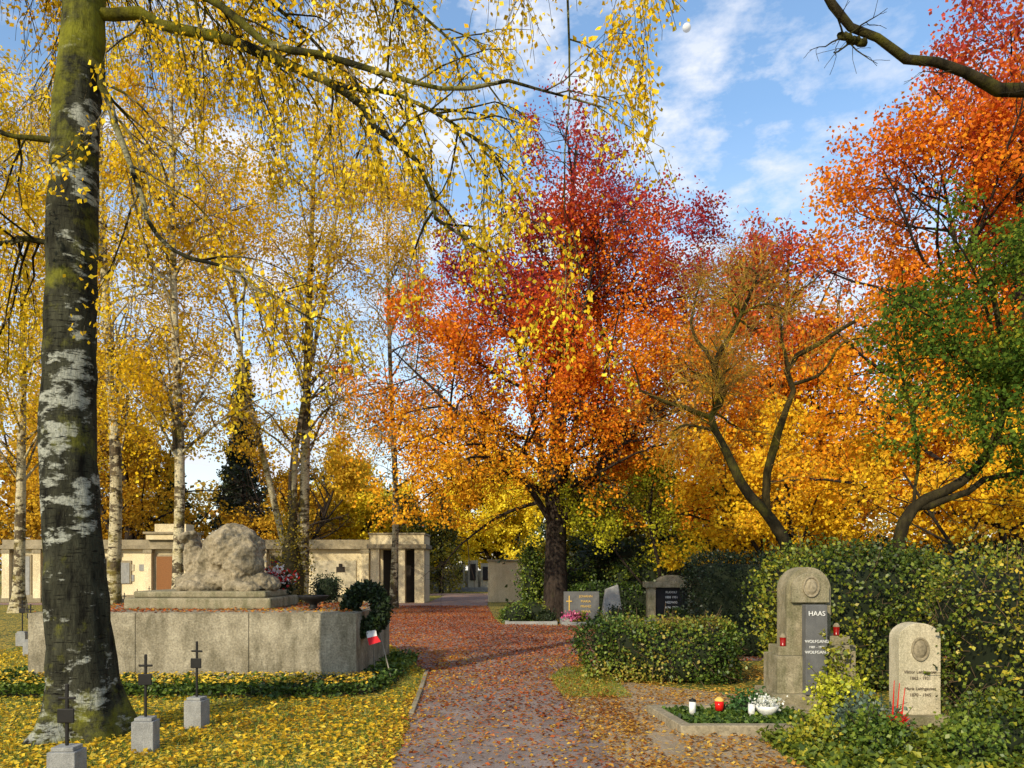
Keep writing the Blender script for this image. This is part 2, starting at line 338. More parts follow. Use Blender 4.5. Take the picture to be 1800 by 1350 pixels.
k=~inpoly(x,y,PL)&~((x>BLK[0]-.2)&(x<BLK[1]+.5)&(y>9.5)&(y<13.5)); p=p[k]; n=len(p)
a=rng.uniform(0,6.28,n); s=np.stack([np.cos(a),np.sin(a),0*a],1)*.004; t=np.stack([rng.normal(size=n)*.02,rng.normal(size=n)*.02,rng.uniform(.02,.06,n)],1)
v=np.stack([p-s,p+s,p+t+s*.2,p+t-s*.2],1).reshape(-1,3)
mb.add(v,np.arange(4*n).reshape(n,4),np.repeat(pal(rng,p,[(.06,.10,.012),(.15,.21,.02),(.30,.31,.03)],1,4),4,axis=0),0); mb.build('grass',[HLEAF],False)
# ------------------------------------------------------------------ leafy volumes (hedges, bushes)
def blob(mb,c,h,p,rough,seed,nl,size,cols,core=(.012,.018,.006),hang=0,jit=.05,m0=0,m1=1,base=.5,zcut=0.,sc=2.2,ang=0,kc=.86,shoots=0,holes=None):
    r=np.random.default_rng(seed); c=np.array(c,float);h=np.array(h,float)
    def rot(P):
        if not ang: return P
        ca,sa=math.cos(ang),math.sin(ang); return np.stack([P[...,0]*ca-P[...,1]*sa,P[...,0]*sa+P[...,1]*ca,P[...,2]],-1)
    def surf(d,k=1.):
        q=(np.abs(d)**p).sum(-1)**(-1/p); P=d*q[...,None]*h*k
        n=sn(P+c,sc,seed)*rough+sn(P+c,sc*2.7,seed+1)*rough*.5; return rot(P*(1+n[...,None]))+c
    nu,nv=40,22; th=np.linspace(0,2*np.pi,nu,endpoint=False); ph=np.linspace(-np.pi/2+.01,np.pi/2-.01,nv)
    T,H=np.meshgrid(th,ph); d=np.stack([np.cos(H)*np.cos(T),np.cos(H)*np.sin(T),np.sin(H)],-1)
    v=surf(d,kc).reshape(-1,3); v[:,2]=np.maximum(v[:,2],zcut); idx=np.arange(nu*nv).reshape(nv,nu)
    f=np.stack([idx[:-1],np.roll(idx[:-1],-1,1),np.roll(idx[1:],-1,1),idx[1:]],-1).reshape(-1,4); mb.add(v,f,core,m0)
    ax=np.array([h[1]*h[2],h[0]*h[2],h[0]*h[1]]); ax=ax/ax.sum()
    def sp(nl):
        a=r.choice(3,nl,p=ax); q=r.uniform(-1,1,(nl,3)); q[np.arange(nl),a]=np.sign(r.normal(size=nl)); return q
    P=surf(norm(sp(nl)),1.)+r.normal(size=(nl,3))*jit
    if holes is not None:
        P=P[sn(P,6.5,seed+7)+.5*sn(P,15,seed+8)+r.normal(size=len(P))*.2>holes]
        # woody twigs seen in the gaps
        s0=surf(norm(sp(700)),.84); s1=s0+r.normal(size=s0.shape)*[.10,.10,.14]+norm(s0-c)*.08; tubes(mb,np.stack([s0,s1],1),np.full((700,2),.004),3,(.12,.08,.045),m0)
    if shoots:
        s0=surf(norm(sp(shoots)),.95); dd=norm(norm(s0-c)+r.normal(size=s0.shape)*.5+[0,0,.5]); ln=r.uniform(.08,.28,(shoots,1)); s1=s0+dd*ln
        kk=s0[:,2]>.1; s0,s1=s0[kk],s1[kk]; tubes(mb,np.stack([s0,s1],1),np.full((len(s0),2),.003),3,(.06,.04,.02),m0)
        t=r.uniform(0,1,(len(s0),9,1)); Q=(s0[:,None]*(1-t)+s1[:,None]*t).reshape(-1,3)+r.normal(size=(len(s0)*9,3))*.02; P=np.concatenate([P,Q])
    P=P[P[:,2]>zcut+.02]
    leaves(mb,P,size,pal(r,P,cols,1.5,seed,base=base,amp=.6),r,m1,hang)
GR=[(.015,.03,.008),(.045,.085,.012),(.09,.15,.02),(.20,.25,.03)]
GRY=[(.02,.04,.008),(.08,.12,.015),(.18,.22,.02),(.42,.36,.03)]
DK=[(.008,.016,.006),(.02,.035,.012),(.035,.055,.015)]
def hedge(name,c,h,p,rough,seed,nl,size,cols,**k):
    mb=MB(); blob(mb,c,h,p,rough,seed,nl,size,cols,**k); return mb.build(name,[ATTR,HLEAF])
hedge('low_hedge',(2.15,11.15,.36),(1.05,.55,.48),4,.10,1,14000,.05,GR+[(.35,.26,.04)],ang=-.12,shoots=180,sc=3,holes=-.75)
hedge('hedge',(4.60,10.3,.85),(1.15,.5,1.02),4,.12,2,18000,.055,GRY,shoots=360,sc=2.6,jit=.09,holes=-.35)
hedge('hedge',(4.88,7.05,.80),(.62,1.2,.90),4,.14,3,20000,.042,GRY+[(.5,.36,.03)],shoots=420,sc=3,jit=.09,holes=-.35)
hedge('clipped_hedge',(4.05,14.3,.85),(.75,.6,.98),8,.03,4,9000,.05,DK)
hedge('clipped_hedge',(7.5,15.,.9),(2.6,.5,1.1),8,.04,6,9000,.06,DK)
hedge('hedge',(3.9,25.2,.5),(2.3,.4,.6),5,.08,5,8000,.08,GR)
mb=MB()
def carpet(mb,n,fx,size,cols,z0=.02,z1=.12,seed=0,m=0):
    P=fx(n); P=np.stack([P[0],P[1],rng.uniform(z0,z1,len(P[0]))],1); leaves(mb,P,size,pal(rng,P,cols,1.5,seed),rng,m,flat=.7,w=.45)
sheet('ivy_bed_soil',[(-7.2,9.55),(-2.3,9.45),(-1.8,9.9),(-1.62,11),(-1.75,12.6),(-2.3,13.6),(-7.2,13.6)],.012,SOIL)
def fx(n):
    x=rng.uniform(-7.2,-1.62,n); y=rng.uniform(9.4,13.6,n)+.08*np.sin(x*5); k=~((x>BLK[0]-.02)&(x<BLK[1]+.02)&(y>BLK[2]-.02))
    k&=~((x>-2.1)&((x+2.3)**2+(y-10.1)**2>.62**2)&(y<10.1)); return x[k],y[k]
carpet(mb,26000,fx,.06,GR,.02,.17,3)
P=np.stack([rng.uniform(-7,-1.8,1600),rng.uniform(9.5,10.5,1600),np.full(1600,.19)],1); leaves(mb,P,.05,pal(rng,P,YC,1,1),rng,0,flat=.3)
mb.build('ivy_ground_cover',[HLEAF],False)
# ------------------------------------------------------------------ memorial block + sculpture
mb=MB()
for a,b in ((BLK[0],-5.18),(-5.172,-3.62),(-3.612,BLK[1])): mb.box(a,b,BLK[2],BLK[3],0,.99)
mb.box(-6.6,-2.2,10.6,13.3,.992,1.0,0)
memo=mb.build('concrete_memorial_block',[CONC],False,.012)
mb=MB(); x=rng.uniform(-6.6,-2.2,2600); y=rng.uniform(10.6,13.2,2600); P=np.stack([x,y,rng.uniform(1.003,1.02,2600)],1); leaves(mb,P,.055,pal(rng,P,RC+[(.6,.36,.04)],1,1),rng,0,flat=.35); lv=mb.build('leaves_on_top',[LEAF],False,parent=memo)
def rockmesh(name,parts,mat,vox=.03,disp=((.35,.10),(.09,.045))):
    import bmesh
    from mathutils import Matrix,Euler
    bm=bmesh.new()
    for c,s,sub,rot in parts:
        g=bmesh.ops.create_icosphere(bm,subdivisions=3,radius=1)
        M=Matrix.Translation(c)@Euler(rot).to_matrix().to_4x4()@Matrix.Diagonal((*s,1)); bmesh.ops.transform(bm,matrix=M,verts=g['verts'])
    me=bpy.data.meshes.new(name); bm.to_mesh(me); bm.free(); me.materials.append(mat)
    o=bpy.data.objects.new(name,me); scene.collection.objects.link(o)
    r=o.modifiers.new('r','REMESH'); r.mode='VOXEL'; r.voxel_size=vox; r.use_smooth_shade=True
    for i,(ns_,st) in enumerate(disp):
        t=bpy.data.textures.new(name+str(i),'CLOUDS'); t.noise_scale=ns_; t.noise_depth=4
        d=o.modifiers.new('d','DISPLACE'); d.texture=t; d.strength=st; d.mid_level=.5; d.texture_coords='LOCAL'
    return o
sc_=rockmesh('stone_lion_sculpture',[
 ((-4.32,11.95,1.90),(.46,.40,.38),0,(0,0,.2)),
 ((-4.12,11.80,1.68),(.30,.30,.40),0,(0,.2,0)),
 ((-4.62,12.05,1.62),(.36,.36,.40),0,(0,0,0)),
 ((-4.98,12.15,1.62),(.15,.28,.50),0,(0,-.15,0)),
 ((-5.10,12.10,2.10),(.16,.2,.08),0,(0,-.4,0)),
 ((-4.50,12.0,1.40),(.72,.46,.20),0,(0,0,0)),
 ((-3.88,11.85,1.40),(.32,.28,.14),0,(0,.25,0)),
 ((-4.75,11.62,1.32),(.30,.16,.10),0,(0,0,.3)),
 ((-4.05,11.55,1.31),(.3,.14,.10),0,(0,0,-.1)),
 ],STONE,.022,((.20,.15),(.06,.06)))
mb=MB(); mb.box(-5.72,-3.55,11.3,12.8,1.0,1.17); mb.box(-5.62,-3.65,11.38,12.72,1.17,1.27)
mb.build('plinth',[SAND],False,.03,parent=sc_)
def lathe(mb,c,prof,col=(1,1,1),m=0,n=20):
    pts=np.array([[[c[0]+r*math.cos(a),c[1]+r*math.sin(a),c[2]+z] for a in np.linspace(0,2*np.pi,n,endpoint=False)] for r,z in prof])
    idx=np.arange(len(prof)*n).reshape(len(prof),n)
    f=np.stack([idx[:-1],np.roll(idx[:-1],-1,1),np.roll(idx[1:],-1,1),idx[1:]],-1).reshape(-1,4); mb.add(pts.reshape(-1,3),f,col,m)
mb=MB(); lathe(mb,(-2.92,11.3,1.0),[(.001,.0),(.11,.0),(.1,.03),(.05,.05),(.06,.09),(.18,.15),(.23,.2),(.22,.21),(.1,.18),(.001,.17)]); mb.build('fire_bowl',[IRON])
mb=MB(); blob(mb,(-3.15,13.1,1.25),(.2,.2,.22),2.4,.04,11,1600,.035,DK,zcut=1.0); mb.build('boxwood_ball',[ATTR,HLEAF])
mb=MB(); blob(mb,(-3.9,12.6,1.28),(.26,.2,.22),2,.15,12,1200,.06,DK,zcut=1.0)
P=np.array([-3.85,12.4,1.46])+rng.normal(size=(420,3))*[.15,.08,.09]; leaves(mb,P,.06,np.where(rng.uniform(size=(420,1))<.55,[[.55,.015,.015]],[[.75,.72,.68]]),rng,1); mb.build('flower_bouquet',[ATTR,HLEAF])
mb=MB(); n=5200; a=rng.uniform(0,6.28,n); b=rng.uniform(0,6.28,n); rr=.11*rng.uniform(.6,1.15,n)
def wr(a,b,rr,Rm=.26): 
    X=(Rm+rr*np.cos(b))*np.cos(a); Z=(Rm+rr*np.cos(b))*np.sin(a); Y=rr*np.sin(b); return np.stack([-2.10+X*.9+Y*.3,11.0+Y+Z*.25,1.02+Z*1.05],1)
P=wr(a,b,rr); leaves(mb,P,.065,pal(rng,P,DK+[(.06,.10,.03)],2,3),rng,1,w=.3)
ri=np.array([[wr(np.array([t]),np.array([q]),np.array([.09]))[0] for q in np.linspace(0,6.28,8,endpoint=False)] for t in np.linspace(0,6.283,28)])
idx=np.arange(28*8).reshape(28,8); mb.add(ri.reshape(-1,3),np.stack([idx[:-1],np.roll(idx[:-1],-1,1),np.roll(idx[1:],-1,1),idx[1:]],-1).reshape(-1,4),(.01,.016,.006),0)
for q in ((-1.72,11.0),(-2.05,11.5)): tubes(mb,np.array([[[-2.05,11.1,1.2],[q[0],q[1],.0]]]),np.full((1,2),.010),6,(.3,.27,.22),0)
mb.add([[-2.06,10.82,.72],[-1.92,10.84,.74],[-1.90,10.8,.66],[-2.03,10.78,.63]],[[0,1,2,3]],(.7,.68,.66),2)
mb.add([[-2.03,10.78,.63],[-1.90,10.8,.66],[-1.84,10.78,.58],[-2.0,10.75,.53]],[[0,1,2,3]],(.6,.02,.03),2)
mb.build('memorial_wreath',[ATTR,HLEAF,ATTR])
def grave_cross(x,y,w=.19,h=.31,top=.86,r=0):
    mb=MB(); mb.box(x-w/2,x+w/2,y-w*.45,y+w*.45,-.05,h-.03,0,(1,1,1),r)
    mb.box(x-w*.40,x+w*.40,y-w*.36,y+w*.36,h-.03,h,0,(1,1,1),r)
    mb.box(x-.012,x+.012,y-.008,y+.008,h,top,1,(1,1,1),r)
    z=top-.10
    mb.box(x-.06,x+.06,y-.007,y+.007,z-.01,z+.01,1,(1,1,1),r,(x,y,0))
    mb.box(x-.058,x+.058,y-.022,y-.010,z-.17,z-.07,1,(1,1,1),r,(x,y,0))
    mb.build('iron_grave_cross',[GRANITE,IRON],False,.006)
for a in [(-3.22,6.75,.185,.30,.85,.1),(-3.18,7.75,.185,.31,.87,-.15),(-3.10,5.35,.19,.37,.80,.05),(-8.9,14.2,.19,.3,.95,0),(-10.2,16,.19,.3,.95,.1),(-11.2,19,.19,.3,.95,0),(-10.6,21,.19,.3,.95,0),(-12.8,22,.19,.3,.95,0),(-12.2,25,.19,.3,.95,.2),(-14.5,26,.19,.3,.95,0),(-13.7,29,.19,.3,.95,0),(-17,30,.19,.3,.95,0),(-16,27,.19,.3,.95,0)]: grave_cross(*a)
# ------------------------------------------------------------------ columbarium wall
mb=MB(); Y=37.
mb.box(-24.5,-4.9,Y,Y+1.2,0,2.55,0)
mb.box(-24.7,-6.7,Y-.35,Y+1.4,2.55,2.73,1)
mb.box(-24.5,-6.7,Y-.1,Y+1.2,2.73,3.0,1)
mb.box(-17.5,-15.3,Y-.3,Y+.8,3.0,3.27,0); mb.box(-17.1,-15.6,Y-.25,Y+.7,3.37,3.75,0); mb.box(-17.6,-15.2,Y-.4,Y+.9,3.27,3.37,1)
for x0 in (-24.4,-22.9,-20.7,-19.3,-17.6,-15.4,-13.2,-12.1,-11.0,-7.2):
    mb.box(x0,x0+.35,Y-.28,Y,0,2.55,0)
    mb.box(x0-.04,x0+.39,Y-.32,Y,2.35,2.5,1); mb.box(x0-.04,x0+.39,Y-.32,Y,0,.2,1)
mb.box(-24.5,-7.2,Y-.2,Y-.003,0,.35,1)
for (a,b,z0,z1,m) in [(-22.4,-21.6,.35,2.1,2),(-23.9,-23.2,.35,2.2,3),(-17.1,-16.0,.35,2.2,4),(-12.75,-12.2,.35,2.2,2),(-11.6,-11.1,.35,2.2,2),(-19.0,-18.4,.9,1.9,3),(-14.9,-13.9,.5,2.1,2),(-20.2,-19.5,.4,2.1,2)]:  # dark panels paint recess shade onto the flat wall
    mb.box(a-.08,b+.08,Y-.06,Y-.003,z0,z1+.1,1); mb.box(a,b,Y-.075,Y-.062,z0,z1,m)
r2=np.random.default_rng(5)
for x0 in np.arange(-20.2,-7.6,.75):
    for z0 in (1.0,1.5):
        if r2.uniform()<.6: mb.box(x0,x0+.5,Y-.035,Y-.003,z0,z0+.32,3 if r2.uniform()<.5 else 5)
mb.box(-9.6,-7.5,Y-.05,Y-.003,.7,2.0,5)
mb.box(-8.45,-8.05,Y-.09,Y-.052,1.45,1.7,2); mb.box(-8.33,-8.17,Y-.09,Y-.052,1.7,1.85,2)
mb.box(-6.75,-4.0,Y-1.3,Y+1.4,2.55,2.75,1); mb.box(-6.65,-4.1,Y-1.2,Y+1.3,2.75,3.2,0); mb.box(-6.7,-4.05,Y-1.25,Y+1.35,3.2,3.28,1)
for x0,x1 in ((-6.6,-6.2),(-5.3,-5.0),(-4.55,-4.1)): mb.box(x0,x1,Y-1.15,Y-.75,0,2.55,0)
mb.box(-4.5,-4.1,Y-.75,Y+1.2,0,2.55,0); mb.box(-6.2,-4.55,Y-.03,Y-.002,0,2.5,2)  # flat dark back panel paints the shade inside the pavilion openings
mb.build('columbarium',[PLASTER,COPING,SHADE_EMBLEM,GRANITE,BROWN,CREAM],False,.015)
mb=MB(); mb.box(-1.15,.75,36.8,37.2,0,1.95,0); mb.box(-1.2,.8,36.72,37.28,1.95,2.05,1); mb.box(.76,8.5,38.5,38.9,0,1.85,0); mb.box(.7,8.55,38.42,38.98,1.85,1.95,1)
mb.build('cemetery_wall',[PLASTER,COPING],False,.01)
mb=MB()
for x0,ww,h,m in ((-4.2,.9,1.9,0),(-3.1,.7,2.2,0),(-2.2,.8,2.0,0),(-5.6,.8,1.6,1)):
    mb.box(x0,x0+ww,54,54.3,0,h,m); mb.box(x0+.15,x0+ww-.15,53.95,53.998,.8,h-.25,2); mb.box(x0-.1,x0+ww+.1,53.8,54.5,0,.3,1)
mb.box(-7,1,54.6,54.8,0,1.5,0); mb.build('distant_family_graves',[CREAM,GRANITE,BLACK],False)
# ------------------------------------------------------------------ gravestones
def text(parent,s,loc,size,mat,rz=0,ext=.003,align='CENTER'):
    cu=bpy.data.curves.new('inscription','FONT'); cu.body=s; cu.size=size; cu.extrude=ext; cu.align_x=align; cu.materials.append(mat)
    o=bpy.data.objects.new('inscription',cu); scene.collection.objects.link(o); o.location=loc; o.rotation_euler=(R(90),0,rz); o.parent=parent
def arch(mb,x0,x1,y0,y1,z0,zs,ztop,m=0,n=14,power=2.):
    c=(x0+x1)/2; h=(x1-x0)/2; xs=c-h*np.cos(np.linspace(0,np.pi,n+1))
    zt=zs+(ztop-zs)*np.maximum(1-np.abs((xs-c)/h)**power,0)**(1/power)
    v=[];f=[]
    for x,z in zip(xs,zt): v+=[[x,y0,z0],[x,y0,z],[x,y1,z0],[x,y1,z]]
    for i in range(n):
        a=4*i;b=a+4; f+=[[a,b,b+1,a+1],[a+2,a+3,b+3,b+2],[a+1,b+1,b+3,a+3],[a,a+2,b+2,b]]
    f+=[[0,1,3,2],[4*n,4*n+2,4*n+3,4*n+1]]; mb.add(v,f,(1,1,1),m)
def disc(mb,c,rx,rz,th,m,n=24,dome=.0):
    prof=[(1,0),(1,th),(.82,th),(.78,th*.4),(.5,th*.5+dome*.6),(.001,th*.5+dome)]
    pts=np.array([[[c[0]+r*rx*math.cos(a),c[1]-z,c[2]+r*rz*math.sin(a)] for a in np.linspace(0,2*np.pi,n,endpoint=False)] for r,z in prof])
    idx=np.arange(len(prof)*n).reshape(len(prof),n); f=np.stack([idx[:-1],np.roll(idx[:-1],-1,1),np.roll(idx[1:],-1,1),idx[1:]],-1).reshape(-1,4); mb.add(pts.reshape(-1,3),f,(1,1,1),m)
mb=MB(); mb.box(2.92,3.88,8.55,9.25,0,.20,0); mb.box(2.98,3.30,8.62,9.1,.20,.62,0); mb.box(3.56,3.86,8.62,9.1,.20,.74,0)
mb.box(3.02,3.3,8.7,9.05,.62,.72,0); mb.box(3.58,3.82,8.68,9.05,.74,.84,0)
arch(mb,3.12,3.62,8.72,9.05,.2,1.36,1.62,0); arch(mb,3.16,3.58,8.66,8.718,1.22,1.36,1.56,0)
disc(mb,(3.37,8.66,1.40),.095,.12,.025,2,dome=.03)
mb.box(3.26,3.50,8.52,8.64,.20,1.2,1)
h=mb.build('arched_gravestone',[SAND,DGRANITE,COPING],False,.02)
text(h,'HAAS',(3.38,8.515,1.08),.075,WHITE); text(h,'WOLFGANG',(3.38,8.515,.78),.046,WHITE); text(h,'1981 - 1995',(3.38,8.515,.72),.036,WHITE); text(h,'WOLFGANG',(3.38,8.515,.66),.046,WHITE)
mb=MB(); P=[]
for s in range(9):
    q=np.array([rng.uniform(3.45,3.85),8.5,.15]); 
    for j in range(26): q=q+np.array([rng.normal()*.03,0,.035]); P.append(q.copy()) if q[2]<rng.uniform(.4,1.15) and q[0]>3.43 else None
P=np.array(P); P=np.repeat(P,3,0)+rng.normal(size=(len(P)*3,3))*[.035,.02,.03]; leaves(mb,P,.055,pal(rng,P,GRY[1:],2,3),rng,0,w=.45); mb.build('climbing_ivy',[HLEAF],False)
mb=MB(); mb.box(3.62,4.22,7.18,7.75,0,.12,1); mb.box(3.67,4.17,7.25,7.68,.12,.20,1); arch(mb,3.71,4.11,7.36,7.56,.2,.93,1.08,0); disc(mb,(3.91,7.36,.83),.085,.115,.02,2,dome=.03)
h=mb.build('portrait_gravestone',[CREAM,SAND,COPING],False,.012)
for s,z in (('Viktor Leithgauser',.60),('1862 - 1931',.54),('Maria Leithgauser',.44),('1870 - 1945',.38)): text(h,s,(3.91,7.355,z),.042,INK)
def kerbplot(name,x0,x1,y0,y1,h=.10,w=.12,mat=GRANITE,skew=0):
    mb=MB(); mb.box(x0,x1,y0,y0+w,-.02,h); mb.box(x0,x1,y1-w,y1,-.02,h); mb.box(x0,x0+w,y0+w,y1-w,-.02,h); mb.box(x1-w,x1,y0+w,y1-w,-.02,h)
    v=mb.V
    if skew:
        for k in range(len(v)): v[k][:,0]+=skew*(v[k][:,1]-y0)
    return mb.build(name,[mat],False,.01)
kerbplot('grave_kerb',1.62,3.25,7.35,8.5,skew=-.12,mat=COPING)
mb=MB()
def fx(n): 
    y=rng.uniform(7.47,8.4,n); return rng.uniform(1.75,3.15,n)-.12*(y-7.35),y
carpet(mb,5000,fx,.05,GR,.02,.10,5); mb.build('grave_planting',[HLEAF],False)
hedge('conifer_tuft',(2.55,8.2,.12),(.22,.16,.12),2,.1,31,1500,.04,[(.03,.08,.02),(.06,.14,.03)])
hedge('yellow_euonymus',(3.25,7.55,.25),(.24,.22,.24),2,.25,32,1300,.045,[(.2,.26,.02),(.5,.5,.03),(.7,.62,.05)],zcut=.0,kc=.6,shoots=40)
mb=MB()
def fx(n): return rng.uniform(2.3,5.2,n),rng.uniform(4.9,7.15,n)
carpet(mb,15000,fx,.06,GRY,.01,.14,6); mb.build('foreground_ground_cover',[HLEAF],False)
for i,(x,y,s,cc) in enumerate([(2.6,6.6,.16,GRY),(3.0,6.4,.2,GR),(3.2,6.9,.2,[(.05,.09,.05),(.15,.2,.14)]),(3.6,6.05,.22,GR),(4.0,6.3,.26,GRY),(4.3,6.6,.3,GRY)]):
    hedge('dwarf_shrub',(x,y,s*.8),(s,s,s),2,.25,40+i,1700,.045,cc,kc=.6,shoots=30)
mb=MB(); lathe(mb,(2.20,8.15,.1),[(.001,0),(.045,0),(.048,.10),(.001,.10)],m=0); lathe(mb,(2.20,8.15,.20),[(.05,0),(.05,.015),(.02,.04),(.001,.045)],m=1); mb.build('red_grave_lantern',[REDB,GOLD])
mb=MB(); lathe(mb,(1.88,8.0,.08),[(.001,0),(.035,0),(.035,.14),(.001,.14)],m=0); lathe(mb,(1.88,8.0,.22),[(.038,0),(.036,.02),(.001,.035)],m=1); mb.build('glass_grave_lantern',[WHITEP,IRON])
mb=MB(); lathe(mb,(2.48,7.95,.08),[(.001,0),(.035,0),(.035,.12),(.001,.12)],m=0); mb.build('white_grave_candle',[WHITEP])
for lx,lz in ((3.09,.72),(3.70,.84)):
    mb=MB(); lathe(mb,(lx,8.76,lz),[(.001,0),(.032,0),(.034,.015),(.030,.02),(.036,.10)],m=0); lathe(mb,(lx,8.76,lz+.10),[(.038,0),(.038,.012),(.018,.04),(.001,.045)],m=1); mb.build('red_grave_lantern',[RED,COPING])
mb=MB(); lathe(mb,(2.64,7.95,.08),[(.001,0),(.06,0),(.11,.07),(.12,.11),(.11,.11),(.001,.09)],m=0)
P=np.array([2.64,7.95,.22])+rng.normal(size=(300,3))*[.07,.06,.03]; leaves(mb,P,.035,pal(rng,P,[(.1,.2,.05),(.7,.7,.6),(.8,.8,.75)],2,2),rng,1); mb.build('white_flower_bowl',[WHITEP,HLEAF])
mb=MB(); cc=np.array([3.30,6.62,.24])
for i in range(26):
    a=rng.uniform(0,6.28); e=rng.uniform(.1,.9); d=norm(np.array([math.cos(a)*math.cos(e),math.sin(a)*math.cos(e),math.sin(e)])); s=norm(np.cross(d,[0,0,1.]))*.028
    l=.17; mb.add([cc,cc+d*l*.5+s,cc+d*l,cc+d*l*.5-s],[[0,1,2,3]],(.6,.01,.008),0)
for i in range(4):
    a=cc+rng.normal(size=3)*[.03,.02,0]; b=a+np.array([rng.uniform(-.04,.1),0,rng.uniform(.3,.42)]); tubes(mb,np.array([[a,b]]),np.array([[.008,.003]]),5,(.55,.02,.01),0)
mb.build('red_star_ornament',[ATTR],False)
mb=MB(); mb.box(1.55,2.60,22.9,23.15,.12,.92,0); mb.box(1.45,2.70,22.8,23.3,0,.12,1); mb.box(1.69,1.72,22.88,22.895,.35,.8,2); mb.box(1.62,1.79,22.875,22.892,.62,.65,2)
h=mb.build('granite_gravestone',[DGRANITE,GRANITE,GOLD],False,.004)
for i,s in enumerate(('JOHANN','MARIA','FRANZ','ANNA')): text(h,s,(2.2,22.89,.75-i*.15),.10,GOLD)
mb=MB(); v=[[2.62,22.6,0],[3.30,22.6,0],[3.30,22.95,0],[2.62,22.95,0],[2.76,22.66,1.0],[3.14,22.66,1.14],[3.14,22.85,1.14],[2.76,22.85,1.0]]
mb.add(v,[[0,3,2,1],[4,5,6,7],[0,1,5,4],[1,2,6,5],[2,3,7,6],[3,0,4,7]],(1,1,1),0); mb.build('rough_stele_gravestone',[GRANITE],False,.03)
mb=MB(); mb.box(3.95,5.5,22.6,23.1,0,.15,0)
for x0 in (4.0,5.2): mb.box(x0,x0+.24,22.65,22.95,.15,1.05,0)
mb.box(3.92,5.53,22.58,23.05,1.05,1.22,0); arch(mb,4.3,5.14,22.6,23.0,1.22,1.24,1.42,0); mb.box(4.25,5.19,22.75,22.9,.15,1.048,1); disc(mb,(4.72,22.6,1.26),.12,.11,.03,2)
h=mb.build('portico_gravestone',[SAND,BLACK,COPING],False,.015)
for i,s in enumerate(('RUDOLF','1888 1951','HEDWIG','1896 1970','JOSEF')): text(h,s,(4.72,22.745,.88-i*.15),.09,WHITE)
mb=MB(); mb.box(4.2,5.2,21.5,21.6,.0,.22,0); mb.build('wooden_grave_border',[BROWN],False)
for a in ((-.2,1.3,21.9,23.6),(1.4,2.7,21.6,22.75),(3.8,5.6,20.9,22.5)): kerbplot('grave_kerb',*a)
for i,(x,y,s) in enumerate([(0.1,22.6,.3),(.6,23,.35),(1.0,22.4,.22),(-.1,23.2,.2),(2.0,22.2,.2),(3.1,22.2,.25),(4.7,22,.3)]):
    hedge('grave_shrub',(x,y,s*.7),(s*1.2,s,s),2,.25,60+i,700,.07,[GR,GRY,DK][i%3])
mb=MB(); P=np.array([1.75,22.0,.25])+rng.normal(size=(200,3))*[.14,.1,.07]; leaves(mb,P,.07,pal(rng,P,[(.5,.05,.2),(.6,.2,.3)],2,2),rng,0); mb.build('pink_flowers',[HLEAF])
hedge('ivy_shrub',(.75,26.3,1.1),(.34,.45,1.6),2.0,.4,71,3600,.10,GR+[(.25,.3,.03)],jit=.14,sc=1.6)
hedge('laurel_shrub',(2.4,26.8,.7),(.7,.6,1.2),2.0,.4,72,3200,.10,GR+[(.25,.28,.03)],jit=.12)
hedge('laurel_shrub',(4.6,26,.7),(1.1,.8,1.4),2.0,.4,73,5000,.10,GRY,jit=.12)
